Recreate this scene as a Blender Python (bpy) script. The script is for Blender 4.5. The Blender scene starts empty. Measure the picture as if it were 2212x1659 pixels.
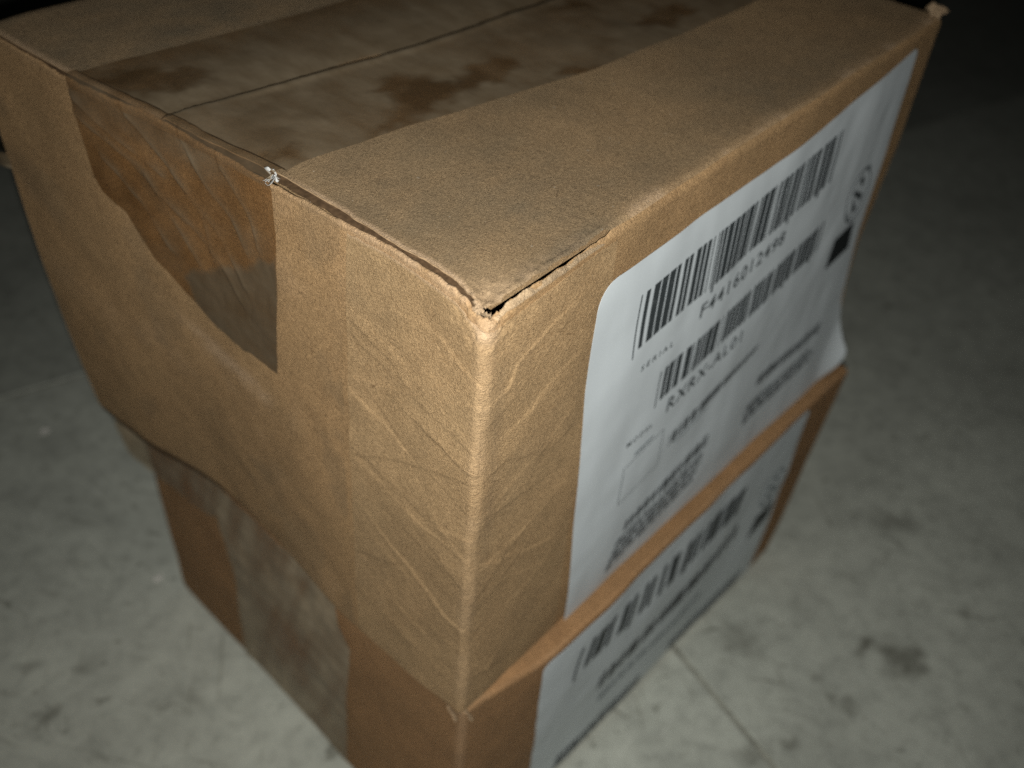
import bpy, math, random
import numpy as np
from mathutils import Matrix, Vector

sc = bpy.context.scene
HT = 0.6345                      # height of the stack's top above the floor (m)

# ------------------------------------------------------------------ camera
cam_d = bpy.data.cameras.new('camera')
cam = bpy.data.objects.new('camera', cam_d)
sc.collection.objects.link(cam)
CP = Vector((-0.249469, -0.199499, 0.245171 + HT))
RT = Vector((0.6450206, -0.7604580, 0.0751797))
DN = Vector((-0.4747910, -0.4759075, -0.7403281))
FW = Vector((0.5987670, 0.4418322, -0.6680287))
M = Matrix(((RT.x, -DN.x, -FW.x, CP.x), (RT.y, -DN.y, -FW.y, CP.y), (RT.z, -DN.z, -FW.z, CP.z), (0, 0, 0, 1)))
cam.matrix_world = M
cam_d.sensor_width = 36
cam_d.lens = 2004.245 / 2212 * 36
cam_d.clip_start = 0.01
cam_d.clip_end = 60
cam_d.dof.use_dof = True
cam_d.dof.focus_distance = 0.455
cam_d.dof.aperture_fstop = 4.7
sc.camera = cam

# ------------------------------------------------------------------ light: one phone torch beside the lens, dark room
world = bpy.data.worlds.new('World')
sc.world = world
world.use_nodes = True
world.node_tree.nodes['Background'].inputs[0].default_value = (0.9, 1.0, 0.9, 1)
world.node_tree.nodes['Background'].inputs[1].default_value = 0.0012
ld = bpy.data.lights.new('phone_torch', 'SPOT')
ld.energy = 17.4
ld.color = (1.0, 0.985, 0.925)
ld.shadow_soft_size = 0.0035
ld.spot_size = math.radians(112)
ld.spot_blend = 1.0
lamp = bpy.data.objects.new('phone_torch', ld)
lamp.matrix_world = M.copy()
lamp.location = CP + RT * 0.006 + DN * 0.016
sc.collection.objects.link(lamp)

sc.view_settings.view_transform = 'Standard'
sc.view_settings.look = 'None'
sc.view_settings.exposure = 0
sc.view_settings.gamma = 1
sc.cycles.use_denoising = False
sc.cycles.max_bounces = 6
sc.cycles.transparent_max_bounces = 8

# ------------------------------------------------------------------ helpers
rng = np.random.default_rng(7)


def itp(v, pts):
    pts = np.array(pts, float)
    if pts[0, 0] > pts[-1, 0]:
        pts = pts[::-1]
    x, y = pts[:, 0], pts[:, 1]
    v = np.asarray(v, float)
    m = np.gradient(y, x)
    i = np.clip(np.searchsorted(x, v) - 1, 0, len(x) - 2)
    h = x[i + 1] - x[i]
    t = np.clip((v - x[i]) / h, 0, 1)
    return (2*t**3 - 3*t**2 + 1)*y[i] + (t**3 - 2*t**2 + t)*h*m[i] + (-2*t**3 + 3*t**2)*y[i+1] + (t**3 - t**2)*h*m[i+1]


def lin(v, pts):
    pts = np.array(pts, float)
    if pts[0, 0] > pts[-1, 0]:
        pts = pts[::-1]
    return np.interp(v, pts[:, 0], pts[:, 1])


def sstep(x, a, b):
    t = np.clip((np.asarray(x, float) - a) / (b - a), 0, 1)
    return t*t*(3 - 2*t)


_NG = {}


def noise(u, v, scale, seed=0):
    """smooth 2D value noise in -1..1"""
    if seed not in _NG:
        _NG[seed] = np.random.default_rng(1000 + seed).uniform(-1, 1, (256, 256))
    g = _NG[seed]
    x, y = np.asarray(u)*scale + 53.7, np.asarray(v)*scale + 91.3
    xi, yi = np.floor(x).astype(int), np.floor(y).astype(int)
    fx, fy = x - xi, y - yi
    fx, fy = fx*fx*(3 - 2*fx), fy*fy*(3 - 2*fy)
    G = lambda a, b: g[a % 256, b % 256]
    return (G(xi, yi)*(1-fx) + G(xi+1, yi)*fx)*(1-fy) + (G(xi, yi+1)*(1-fx) + G(xi+1, yi+1)*fx)*fy


def fbm(u, v, scale, seed=0, n=4):
    s = 0
    for k in range(n):
        s = s + noise(u, v, scale*2**k, seed + k)*0.5**k
    return s


def seg_dist(px, py, poly):
    """signed-ish distance to a polyline: (distance, side)"""
    best = np.full(px.shape, 9.0)
    side = np.zeros(px.shape)
    for (ax, ay), (bx, by) in zip(poly[:-1], poly[1:]):
        dx, dy = bx-ax, by-ay
        L = dx*dx + dy*dy + 1e-12
        t = np.clip(((px-ax)*dx + (py-ay)*dy)/L, 0, 1)
        d = np.hypot(px-ax-t*dx, py-ay-t*dy)
        s = np.sign((px-ax)*dy - (py-ay)*dx)
        k = d < best
        best = np.where(k, d, best)
        side = np.where(k, s, side)
    return best, side


def in_poly(px, py, poly):
    c = np.zeros(px.shape, bool)
    n = len(poly)
    for i in range(n):
        (x1, y1), (x2, y2) = poly[i], poly[(i+1) % n]
        k = ((y1 > py) != (y2 > py)) & (px < (x2-x1)*(py-y1)/(y2-y1+1e-12) + x1)
        c ^= k
    return c


def soft_poly(px, py, poly, w):
    d, _ = seg_dist(px, py, list(poly) + [poly[0]])
    return sstep(np.where(in_poly(px, py, poly), d, -d), -w, w)


def grid_normals(P):
    du = np.gradient(P, axis=1)
    dv = np.gradient(P, axis=0)
    n = np.cross(du, dv)
    return n/(np.linalg.norm(n, axis=2, keepdims=True) + 1e-12)


def link(o, parent=None, origin=(0, 0, 0)):
    sc.collection.objects.link(o)
    if parent is not None:
        o.parent = parent
    return o


def mesh_obj(name, V, F, mat, parent=None, smooth=True, uv=None, attrs=None):
    """V world-space (N,3); F (M,k) int array or list. Parent = an Empty/mesh whose world offset is stored in 'o_'"""
    off = np.array(ORIG.get(parent.name if parent else '', (0, 0, 0)))
    V = np.asarray(V, float)
    me = bpy.data.meshes.new(name)
    if isinstance(F, np.ndarray):
        k = F.shape[1]
        me.vertices.add(len(V))
        me.vertices.foreach_set('co', (V - off).ravel())
        me.loops.add(F.size)
        me.loops.foreach_set('vertex_index', F.ravel().astype(np.int32))
        me.polygons.add(len(F))
        me.polygons.foreach_set('loop_start', np.arange(0, F.size, k, dtype=np.int32))
        me.update(calc_edges=True)
        me.validate()
    else:
        me.from_pydata([tuple(v) for v in V - off], [], F)
        me.update()
    if smooth:
        me.polygons.foreach_set('use_smooth', np.ones(len(me.polygons), bool))
    if uv is not None:
        lay = me.uv_layers.new(name='UVMap')
        vi = np.empty(len(me.loops), np.int32)
        me.loops.foreach_get('vertex_index', vi)
        lay.data.foreach_set('uv', np.asarray(uv)[vi].astype(np.float32).ravel())
    for k, a in (attrs or {}).items():
        at = me.attributes.new(k, 'FLOAT', 'POINT')
        at.data.foreach_set('value', np.asarray(a, np.float32).ravel())
    me.materials.append(mat)
    o = bpy.data.objects.new(name, me)
    link(o, parent)
    ORIG[o.name] = tuple(off)
    return o


ORIG = {}


def grid_faces(nv, nu, flip=False):
    i = np.arange(nv*nu).reshape(nv, nu)
    q = np.stack([i[:-1, :-1], i[:-1, 1:], i[1:, 1:], i[1:, :-1]], -1).reshape(-1, 4)
    return q[:, ::-1].copy() if flip else q


def grid_obj(name, P, mat, parent=None, uv=None, attrs=None, flip=False, normals=None, thick=0.0):
    """P (nv,nu,3). thick>0 closes it into a thin slab (back side + rim) along -normal"""
    nv, nu = P.shape[:2]
    V = P.reshape(-1, 3)
    F = grid_faces(nv, nu, flip)
    U = None if uv is None else uv.reshape(-1, 2)
    A = {k: np.broadcast_to(a, (nv, nu)).reshape(-1) for k, a in (attrs or {}).items()}
    if thick:
        N = grid_normals(P).reshape(-1, 3)*(-1 if flip else 1)
        V2 = V - N*thick
        n = len(V)
        F2 = F[:, ::-1] + n
        i = np.arange(nv*nu).reshape(nv, nu)
        rim = np.concatenate([i[0, :], i[1:, -1], i[-1, -2::-1], i[-2:0:-1, 0]])
        m_ = len(rim)
        j = 2*n + np.arange(m_)
        j2 = np.roll(j, -1)
        R = np.stack([j2, j, j + m_, j2 + m_], -1)
        if flip:
            R = R[:, ::-1]
        F = np.concatenate([F, F2, R])
        V = np.concatenate([V, V2, V[rim], V2[rim]])
        if U is not None:
            U = np.concatenate([U, U, U[rim], U[rim]])
        A = {k: np.concatenate([a, a, a[rim], a[rim]]) for k, a in A.items()}
    o = mesh_obj(name, V, F, mat, parent, True, U, A)
    if normals is not None and not thick:
        o.data.normals_split_custom_set_from_vertices([tuple(x) for x in normals.reshape(-1, 3)])
    return o


def empty(name, loc, label, cat, group=None):
    o = bpy.data.objects.new(name, None)
    o.location = loc
    o.empty_display_size = 0.05
    sc.collection.objects.link(o)
    ORIG[o.name] = tuple(loc)
    o['label'] = label
    o['category'] = cat
    if group:
        o['group'] = group
    return o


# ------------------------------------------------------------------ materials
class NT:
    def __init__(s, name):
        s.m = bpy.data.materials.new(name)
        s.m.use_nodes = True
        s.t = s.m.node_tree
        s.t.nodes.clear()
        s.out = s.n('ShaderNodeOutputMaterial')

    def n(s, typ, **kw):
        nd = s.t.nodes.new(typ)
        for k, v in kw.items():
            setattr(nd, k, v)
        return nd

    def set(s, sock, v):
        if hasattr(v, 'is_linked') or isinstance(v, bpy.types.NodeSocket):
            s.t.links.new(v, sock)
        else:
            sock.default_value = v

    def math(s, op, a, b=0.0, clamp=False):
        nd = s.n('ShaderNodeMath', operation=op, use_clamp=clamp)
        if op == 'MULTIPLY_ADD':
            nd.inputs[2].default_value = 0.05
        s.set(nd.inputs[0], a)
        s.set(nd.inputs[1], b)
        return nd.outputs[0]

    def mix(s, fac, a, b, blend='MIX'):
        nd = s.n('ShaderNodeMix', data_type='RGBA', blend_type=blend)
        s.set(nd.inputs[0], fac)
        s.set(nd.inputs[6], a if not isinstance(a, tuple) else (*a, 1)[:4])
        s.set(nd.inputs[7], b if not isinstance(b, tuple) else (*b, 1)[:4])
        return nd.outputs[2]

    def uv(s, scale=(1, 1, 1), rot=0.0, loc=(0, 0, 0), src='UV'):
        tc = s.n('ShaderNodeTexCoord')
        mp = s.n('ShaderNodeMapping')
        mp.vector_type = 'POINT'
        r = s.n('ShaderNodeMapping')
        r.inputs['Rotation'].default_value = (0, 0, rot)
        s.t.links.new(tc.outputs[src], r.inputs[0])
        s.t.links.new(r.outputs[0], mp.inputs[0])
        mp.inputs['Scale'].default_value = scale
        mp.inputs['Location'].default_value = loc
        return mp.outputs[0]

    def noise(s, vec, scale=1.0, detail=2.0, rough=0.5, dist=0.0, dim='3D'):
        nd = s.n('ShaderNodeTexNoise', noise_dimensions=dim)
        s.t.links.new(vec, nd.inputs['Vector'])
        nd.inputs['Scale'].default_value = scale
        nd.inputs['Detail'].default_value = detail
        nd.inputs['Roughness'].default_value = rough
        nd.inputs['Distortion'].default_value = dist
        return nd.outputs[0]

    def ramp(s, fac, a, b, va=0.0, vb=1.0):
        nd = s.n('ShaderNodeMapRange', clamp=True)
        s.set(nd.inputs[0], fac)
        nd.inputs[1].default_value = a
        nd.inputs[2].default_value = b
        nd.inputs[3].default_value = va
        nd.inputs[4].default_value = vb
        return nd.outputs[0]

    def attr(s, name):
        return s.n('ShaderNodeAttribute', attribute_name=name).outputs['Fac']

    def bsdf(s, col, rough, spec=0.3, bump=None, bstr=0.3, bdist=0.001):
        p = s.n('ShaderNodeBsdfPrincipled')
        s.set(p.inputs['Base Color'], (*col, 1)[:4] if isinstance(col, tuple) else col)
        s.set(p.inputs['Roughness'], rough)
        s.set(p.inputs['Specular IOR Level'], spec)
        if bump is not None:
            b = s.n('ShaderNodeBump')
            b.inputs['Strength'].default_value = bstr
            b.inputs['Distance'].default_value = bdist
            s.t.links.new(bump, b.inputs['Height'])
            s.t.links.new(b.outputs[0], p.inputs['Normal'])
        s.p = p
        s.t.links.new(p.outputs[0], s.out.inputs[0])
        return p


def kraft(name, base, fibre=1.0, seed=0.0, crumbs=0.0):
    """kraft liner paper; UVs are metres along the sheet"""
    t = NT(name)
    uv = lambda sc_, rot=0.0, k=0: t.uv(scale=sc_, rot=rot, loc=(seed + k*3.1, seed*0.7 - k*1.7, 0))
    big = t.noise(uv((9, 9, 9), k=1), detail=3)
    mid = t.noise(uv((55, 55, 55), k=2), detail=4, rough=0.65)
    pulp = t.noise(uv((420, 420, 420), k=3), detail=3, rough=0.7)
    fib = None
    fl = None
    for j, (ang, sx, sy) in enumerate(((0.35, 260, 2000), (1.45, 300, 2200), (2.5, 280, 1900))):
        f = t.noise(uv((sx, sy, 1), ang, 5 + j), detail=1.0, dist=0.35)
        d = t.ramp(f, 0.575, 0.68)
        l = t.ramp(f, 0.40, 0.29)
        fib = d if fib is None else t.math('MAXIMUM', fib, d)
        fl = l if fl is None else t.math('MAXIMUM', fl, l)
    spk = t.ramp(t.noise(uv((900, 900, 900), k=9), detail=1), 0.74, 0.80)
    v = t.ramp(big, 0.25, 0.75, 0.80, 1.16)
    v = t.math('MULTIPLY', v, t.ramp(mid, 0.25, 0.75, 0.84, 1.14))
    v = t.math('MULTIPLY', v, t.ramp(pulp, 0.25, 0.75, 0.86, 1.14))
    c = t.mix(1.0, base, v, 'MULTIPLY')
    b = base
    c = t.mix(t.math('MULTIPLY', fib, 0.50*fibre), c, (b[0]*0.52, b[1]*0.44, b[2]*0.34))
    c = t.mix(t.math('MULTIPLY', fl, 0.42*fibre), c, (min(b[0]*1.4, .8), b[1]*1.42, b[2]*1.45))
    c = t.mix(t.math('MULTIPLY', spk, 0.5), c, (b[0]*0.3, b[1]*0.26, b[2]*0.2))
    wsp = t.ramp(t.noise(uv((330, 330, 330), k=21), detail=0.0), 0.83, 0.86)
    c = t.mix(t.math('MULTIPLY', wsp, 0.6*crumbs), c, (0.68, 0.62, 0.52))
    hair = None
    for j, ang in enumerate((0.2, 0.9, 1.7, 2.6)):
        f = t.ramp(t.noise(uv((110, 950, 1), ang, 30 + j), detail=0.5, dist=0.7), 0.745, 0.79)
        hair = f if hair is None else t.math('MAXIMUM', hair, f)
    c = t.mix(t.math('MULTIPLY', hair, 0.6*fibre), c, (b[0]*0.33, b[1]*0.27, b[2]*0.22))
    # tone drift between warm and grey-green kraft
    c = t.mix(t.ramp(t.noise(uv((16, 16, 16), k=12), detail=2), 0.4, 0.7, 0.0, 0.35), c, (b[0]*0.86, b[1]*0.9, b[2]*0.92))
    # rubbed-through paper: pale, pinkish, fuzzy
    w = t.math('MULTIPLY', t.attr('wear'), t.ramp(t.noise(uv((260, 260, 260), k=14), detail=4, rough=0.7), 0.25, 0.6, 0.55, 1.1), True)
    c = t.mix(t.math('MULTIPLY', w, 0.8), c, (0.60, 0.43, 0.28))
    # grey dust
    du = t.math('MULTIPLY', t.attr('dust'), t.ramp(t.noise(uv((28, 40, 30), k=16), detail=5, rough=0.65), 0.3, 0.7, 0.55, 1.15), True)
    c = t.mix(du, c, (0.176, 0.139, 0.090))
    # stains, plus the shade painted beside the vertical fold
    c = t.mix(t.math('MULTIPLY', t.attr('stain_shade'), 0.8), c, (0.11, 0.085, 0.06))
    h = t.math('ADD', t.math('MULTIPLY', fib, -0.5), t.math('MULTIPLY', fl, 0.6))
    h = t.math('ADD', h, t.math('MULTIPLY', pulp, 0.5))
    h = t.math('ADD', h, t.math('MULTIPLY', mid, 0.4))
    t.bsdf(c, 0.78, 0.25, h, 0.8, 0.0006)
    return t.m


K_WALL = kraft('kraft_wall', (0.425, 0.268, 0.132), seed=1.3)
K_BAND = kraft('kraft_paper_band', (0.452, 0.300, 0.156), seed=4.7)
K_TOP = kraft('kraft_top', (0.410, 0.272, 0.144), fibre=1.2, seed=8.1, crumbs=1.0)
K_LOW = kraft('kraft_lower', (0.415, 0.232, 0.106), fibre=0.6, seed=12.9)
K_EDGE = kraft('kraft_torn', (0.46, 0.33, 0.20), fibre=1.2, seed=20.2)


def plain(name, col, rough=0.8, spec=0.2, var=0.15, scale=400):
    t = NT(name)
    n = t.noise(t.uv((scale, scale, scale), src='Object'), detail=3)
    c = t.mix(1.0, col, t.ramp(n, 0.3, 0.7, 1 - var, 1 + var), 'MULTIPLY')
    t.bsdf(c, rough, spec, n, 0.3, 0.0004)
    return t.m


M_FLUTE_SHADE = plain('flute_shade_paper', (0.10, 0.062, 0.034), 0.9, 0.1, 0.3)  # flute brown, darkened to carry the shade inside the board gaps
M_LINER = plain('inner_liner', (0.42, 0.29, 0.17), 0.9, 0.1, 0.2)


def label_paper():
    t = NT('label_paper')
    n = t.noise(t.uv((700, 700, 700)), detail=3)
    s = t.noise(t.uv((38, 9, 1)), detail=3)
    c = t.mix(1.0, (0.71, 0.775, 0.815), t.ramp(s, 0.3, 0.7, 0.95, 1.03), 'MULTIPLY')
    c = t.mix(1.0, c, t.ramp(n, 0.3, 0.7, 0.975, 1.02), 'MULTIPLY')
    g = t.ramp(t.noise(t.uv((14, 10, 1), loc=(4, 2, 0)), detail=6, rough=0.7), 0.62, 0.80, 0, 0.22)
    c = t.mix(g, c, (0.40, 0.41, 0.40))
    t.bsdf(c, 0.48, 0.35, n, 0.12, 0.0002)
    return t.m


M_LABEL = label_paper()


def ink(name, col, wear=0.5):
    t = NT(name)
    n = t.noise(t.uv((260, 260, 260), src='Object'), detail=5, rough=0.7)
    c = t.mix(t.ramp(n, 0.55, 0.75, 0.0, wear), col, (0.42, 0.46, 0.48))
    t.bsdf(c, 0.55, 0.3)
    return t.m


M_INK = ink('thermal_ink', (0.060, 0.072, 0.077), 0.45)
M_INK_D = ink('dark_ink', (0.045, 0.055, 0.060), 0.15)
M_INK_GREY = ink('grey_ink', (0.20, 0.235, 0.25), 0.4)
M_BLACK = ink('black_ink', (0.014, 0.018, 0.020), 0.05)


def film(name, pale=1.0):
    """packing tape: where it sticks it is clear and deepens the brown, where it does not it looks milky grey"""
    t = NT(name)
    hz = t.attr('haze_shine')
    tr = t.n('ShaderNodeBsdfTransparent')
    s = t.noise(t.uv((30, 60, 30)), detail=4, rough=0.6)
    t.set(tr.inputs[0], t.mix(t.attr('wet_shade'), t.mix(t.ramp(s, 0.3, 0.7), (0.84, 0.745, 0.63), (0.90, 0.83, 0.74)), (0.66, 0.585, 0.49)))
    df = t.n('ShaderNodeBsdfDiffuse')
    t.set(df.inputs[0], t.mix(t.math('MULTIPLY', t.attr('wet_shade'), 0.8), t.mix(t.ramp(s, 0.25, 0.75), (0.205*pale, 0.158*pale, 0.100*pale), (0.285*pale, 0.228*pale, 0.155*pale)), (0.085, 0.060, 0.034)))
    gl = t.n('ShaderNodeBsdfGlossy')
    gl.inputs['Roughness'].default_value = 0.27
    gl.inputs[0].default_value = (1, 1, 1, 1)
    m1 = t.n('ShaderNodeMixShader')
    f = t.math('MULTIPLY', hz, t.ramp(s, 0.2, 0.8, 0.75, 1.1), True)
    t.set(m1.inputs[0], f)
    t.t.links.new(tr.outputs[0], m1.inputs[1])
    t.t.links.new(df.outputs[0], m1.inputs[2])
    fr = t.n('ShaderNodeLayerWeight')
    fr.inputs[0].default_value = 0.5
    b = t.n('ShaderNodeBump')
    b.inputs['Strength'].default_value = 0.25
    b.inputs['Distance'].default_value = 0.0006
    t.t.links.new(t.noise(t.uv((160, 220, 100)), detail=3), b.inputs['Height'])
    for x in (fr, gl, df):
        t.t.links.new(b.outputs[0], x.inputs['Normal'])
    m2 = t.n('ShaderNodeMixShader')
    t.set(m2.inputs[0], t.math('MULTIPLY_ADD', t.math('POWER', fr.outputs['Facing'], 4.0), 0.15))
    t.t.links.new(m1.outputs[0], m2.inputs[1])
    t.t.links.new(gl.outputs[0], m2.inputs[2])
    t.t.links.new(m2.outputs[0], t.out.inputs[0])
    return t.m


M_TAPE = film('packing_tape', 1.0)
M_TAPE_LOW = film('packing_tape_milky', 1.75)
M_CURL = plain('tape_curl', (0.62, 0.63, 0.62), 0.25, 0.6, 0.25, 900)
M_SCRAP = plain('scrap_paper', (0.75, 0.73, 0.68), 0.8, 0.2, 0.1)


def floor_mat(name, tone=1.0):
    t = NT(name)
    ob = lambda s, l=(0, 0, 0): t.uv(scale=s, loc=l, src='Object')
    big = t.noise(ob((3, 3, 3)), detail=4)
    mid = t.noise(ob((17, 17, 17), (3, 1, 0)), detail=5, rough=0.62, dist=0.4)
    sm = t.noise(ob((60, 60, 60), (7, 2, 0)), detail=4, rough=0.6)
    base = (0.575*tone, 0.600*tone, 0.530*tone)
    c = t.mix(1.0, base, t.ramp(big, 0.3, 0.7, 0.86, 1.10), 'MULTIPLY')
    c = t.mix(1.0, c, t.ramp(mid, 0.30, 0.62, 0.84, 1.06), 'MULTIPLY')
    c = t.mix(1.0, c, t.ramp(sm, 0.30, 0.55, 0.85, 1.05), 'MULTIPLY')
    # scuffs dragged one way
    sc1 = t.ramp(t.noise(t.uv((26, 90, 20), 0.9, (1, 5, 0), 'Object'), detail=3, rough=0.6, dist=0.6), 0.60, 0.72)
    c = t.mix(t.math('MULTIPLY', sc1, 0.32), c, (0.17*tone, 0.17*tone, 0.135*tone))
    # grit and spots
    for k_, (s_c, lo_, hi_, am) in enumerate(((48, 0.66, 0.74, 0.58), (85, 0.665, 0.735, 0.50), (30, 0.67, 0.79, 0.35))):
        sp = t.ramp(t.noise(t.uv((s_c, s_c*1.6, s_c), 0.5 + k_*0.4, (2 + 5*k_, 9, 0), 'Object'), detail=2.5, dist=0.9), lo_, hi_)
        c = t.mix(t.math('MULTIPLY', sp, am), c, (0.115*tone, 0.112*tone, 0.082*tone))
    # pale chips
    sp = t.ramp(t.noise(ob((120, 120, 120), (12, 4, 0)), detail=1), 0.74, 0.79)
    c = t.mix(t.math('MULTIPLY', sp, 0.5), c, (0.72*tone, 0.73*tone, 0.66*tone))
    for k_, (rot_, am, col_) in enumerate(((0.75, 0.45, (0.20, 0.20, 0.16)), (2.0, 0.35, (0.22, 0.22, 0.17)), (1.3, 0.45, (0.74, 0.76, 0.68)), (2.7, 0.4, (0.74, 0.76, 0.68)))):
        sp = t.ramp(t.noise(t.uv((9, 150, 20), rot_, (3 + 7*k_, 2, 0), 'Object'), detail=2, dist=0.5), 0.665, 0.73)
        c = t.mix(t.math('MULTIPLY', sp, am), c, tuple(q_*tone for q_ in col_))
    wp = t.ramp(t.noise(ob((11, 14, 11), (21, 5, 0)), detail=4, rough=0.6), 0.56, 0.72)
    c = t.mix(t.math('MULTIPLY', wp, 0.45), c, (0.70*tone, 0.73*tone, 0.64*tone))
    # individual stains at fixed places on the floor
    geo = t.n('ShaderNodeNewGeometry')
    wob = t.n('ShaderNodeTexNoise')
    wob.inputs['Scale'].default_value = 42
    wob.inputs['Detail'].default_value = 4
    t.t.links.new(geo.outputs['Position'], wob.inputs['Vector'])
    wv = t.n('ShaderNodeVectorMath', operation='MULTIPLY_ADD')
    t.t.links.new(wob.outputs['Color'], wv.inputs[0])
    wv.inputs[1].default_value = (0.045, 0.045, 0)
    t.t.links.new(geo.outputs['Position'], wv.inputs[2])
    for (x, y, r, k) in ((.527, -.183, .012, .85), (.512, -.158, .008, .9), (.512, -.202, .013, .85), (.535, -.206, .010, .75), (.524, -.222, .008, .7), (.70, -.10, .016, .5), (.72, -.12, .012, .5), (.435, -.138, .0065, .6),
                         (.428, -.157, .006, .6), (.419, -.052, .015, .5), (.310, -.128, .013, .5), (.428, -.178, .008, .6), (.629, -.226, .007, .6),
                         (-.132, .415, .007, .75), (-.115, .476, .008, .5), (-.027, .324, .009, .4), (-.075, .437, .009, .5), (.35, -.15, .006, .7)):
        dn = t.n('ShaderNodeVectorMath', operation='DISTANCE')
        t.t.links.new(wv.outputs[0], dn.inputs[0])
        dn.inputs[1].default_value = (x, y, 0)
        c = t.mix(t.ramp(dn.outputs['Value'], r*1.9, r*0.2, 0.0, k*0.85), c, (0.10*tone, 0.095*tone, 0.07*tone))
    h = t.math('ADD', mid, t.math('MULTIPLY', sm, 0.5))
    t.bsdf(c, t.ramp(mid, 0.3, 0.7, 0.62, 0.45), 0.3, h, 0.25, 0.002)
    return t.m


M_FLOOR = floor_mat('painted_concrete', 1.0)
M_FLOOR_DARK = floor_mat('darker_concrete', 0.70)  # same floor mix in a darker tone, for slabs past the joint
M_JOINT = plain('joint_filler', (0.34, 0.34, 0.29), 0.9, 0.1, 0.3, 60)

# ------------------------------------------------------------------ floor
fl_me = bpy.data.meshes.new('floor')
fl_me.from_pydata([(-12, -12, -0.003), (14, -12, -0.003), (14, 14, -0.003), (-12, 14, -0.003)], [], [(0, 1, 2, 3)])
fl_me.materials.append(M_JOINT)
floor = bpy.data.objects.new('floor', fl_me)
floor['kind'] = 'structure'
sc.collection.objects.link(floor)
ang = -0.30
ex = np.array((math.cos(ang), math.sin(ang)))
ey = np.array((-math.sin(ang), math.cos(ang)))
S, GAP = 2.7, 0.0055
# one joint runs through (.315,-.097) along ey, another through (.092,.825) along ex
o2 = ex*np.dot(ex, (.315, -.097)) + ey*np.dot(ey, (.092, .825))
slab = {}
for key, m in (('l', M_FLOOR), ('d', M_FLOOR_DARK)):
    h = S/2 - GAP/2
    b = 0.0015
    me = bpy.data.meshes.new('floor_slab')
    vs = [(-h, -h, -.02), (h, -h, -.02), (h, h, -.02), (-h, h, -.02), (-h, -h, -b), (h, -h, -b), (h, h, -b), (-h, h, -b),
          (-h+b, -h+b, 0), (h-b, -h+b, 0), (h-b, h-b, 0), (-h+b, h-b, 0)]
    fs = [(8, 9, 10, 11)] + [(i, (i+1) % 4, 4+(i+1) % 4, 4+i) for i in range(4)] + [(4+i, 4+(i+1) % 4, 8+(i+1) % 4, 8+i) for i in range(4)]
    me.from_pydata(vs, [], fs)
    me.materials.append(m)
    slab[key] = me
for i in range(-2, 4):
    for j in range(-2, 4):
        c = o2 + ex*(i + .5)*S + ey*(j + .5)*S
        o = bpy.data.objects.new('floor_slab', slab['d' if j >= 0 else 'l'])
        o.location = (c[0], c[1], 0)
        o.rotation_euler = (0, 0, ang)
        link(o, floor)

# ------------------------------------------------------------------ upper box: surfaces (z measured down from the top edge)
H1 = 0.351
BX = 0.536
XT = [(0, -.002), (.03, .001), (.075, .004), (.15, .0035), (.24, -.001), (.31, -.009), (.39, -.010), (.43, -.0115)]
XB = [(0, 0), (.114, -.002), (.2, .006), (.28, .009), (.35, .002), (.43, 0)]
ZR = [(0, 0), (.1, .001), (.19, .011), (.27, .013), (.35, .007), (.43, .002)]
BG = [(0, 0), (.1, -.002), (.25, -.004), (.43, -.006)]
XEND = [(0, .533), (.11, .536), (.19, .514), (.25, .516), (.351, .543)]


def left_x(y, z):
    t = np.clip(-z/H1, 0, 1)
    return itp(y, XT)*(1-t) + itp(y, XB)*t + itp(y, BG)*4*t*(1-t) + .0011*fbm(y, z, 16, 3, 3)


def right_y(x, z):
    t = np.clip(-z/H1, 0, 1)
    return -.035*np.clip(x, 0, .6)*t**2 - .004*np.sin(np.pi*np.clip(x/BX, 0, 1))*4*t*(1-t) + .0009*fbm(x, z, 14, 9, 3)


C_RIGHT = [
    [(0.0520, -0.0322), (0.0326, -0.0386), (0.0219, -0.0439), (0.0173, -0.0551), (0.0085, -0.0576)],
    [(0.0833, -0.0658), (0.0607, -0.0726), (0.0359, -0.0838)],
    [(0.0890, -0.1180), (0.0722, -0.1261), (0.0589, -0.1278), (0.0206, -0.1106), (0.0099, -0.1122)],
    [(0.0566, -0.1518), (0.0167, -0.1474)], [(0.0423, -0.1880), (0.0290, -0.1937), (0.0094, -0.2130)],
    [(0.0865, -0.2493), (0.0305, -0.2210)], [(0.0200, -0.3125), (0.0077, -0.3070)], [(0.1052, -0.2287), (0.0566, -0.2146), (0.0128, -0.1902)]]
C_LEFT = [
    [(0.0965, -0.0551), (0.0624, -0.0352), (0.0411, -0.0317), (0.0265, -0.0340), (0.0070, -0.0425), (-0.0010, -0.0473)],
    [(0.0931, -0.0586), (0.0618, -0.0677), (0.0496, -0.0771), (0.0411, -0.0778), (0.0280, -0.0705)],
    [(0.0940, -0.1088), (0.0685, -0.1163), (0.0540, -0.1222)],
    [(0.0919, -0.0990), (0.0650, -0.0887), (0.0444, -0.0800), (-0.0003, -0.0582)],
    [(0.0915, -0.1602), (0.0647, -0.1680), (0.0422, -0.1745), (0.0059, -0.1764)],
    [(0.0353, -0.0984), (-0.0003, -0.1056)], [(0.0915, -0.1582), (0.0502, -0.1339), (-0.0007, -0.1124)],
    [(0.0661, -0.2142), (0.0465, -0.2260), (0.0320, -0.2335), (0.0163, -0.2441), (0.0035, -0.2475)],
    [(0.0294, -0.1872), (0.0030, -0.2039)], [(0.0171, -0.1652), (0.0008, -0.1605)], [(0.0515, -0.2751), (0.0367, -0.2800)],
    [(0.0918, -0.2498), (0.0583, -0.2323)]]


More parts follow.
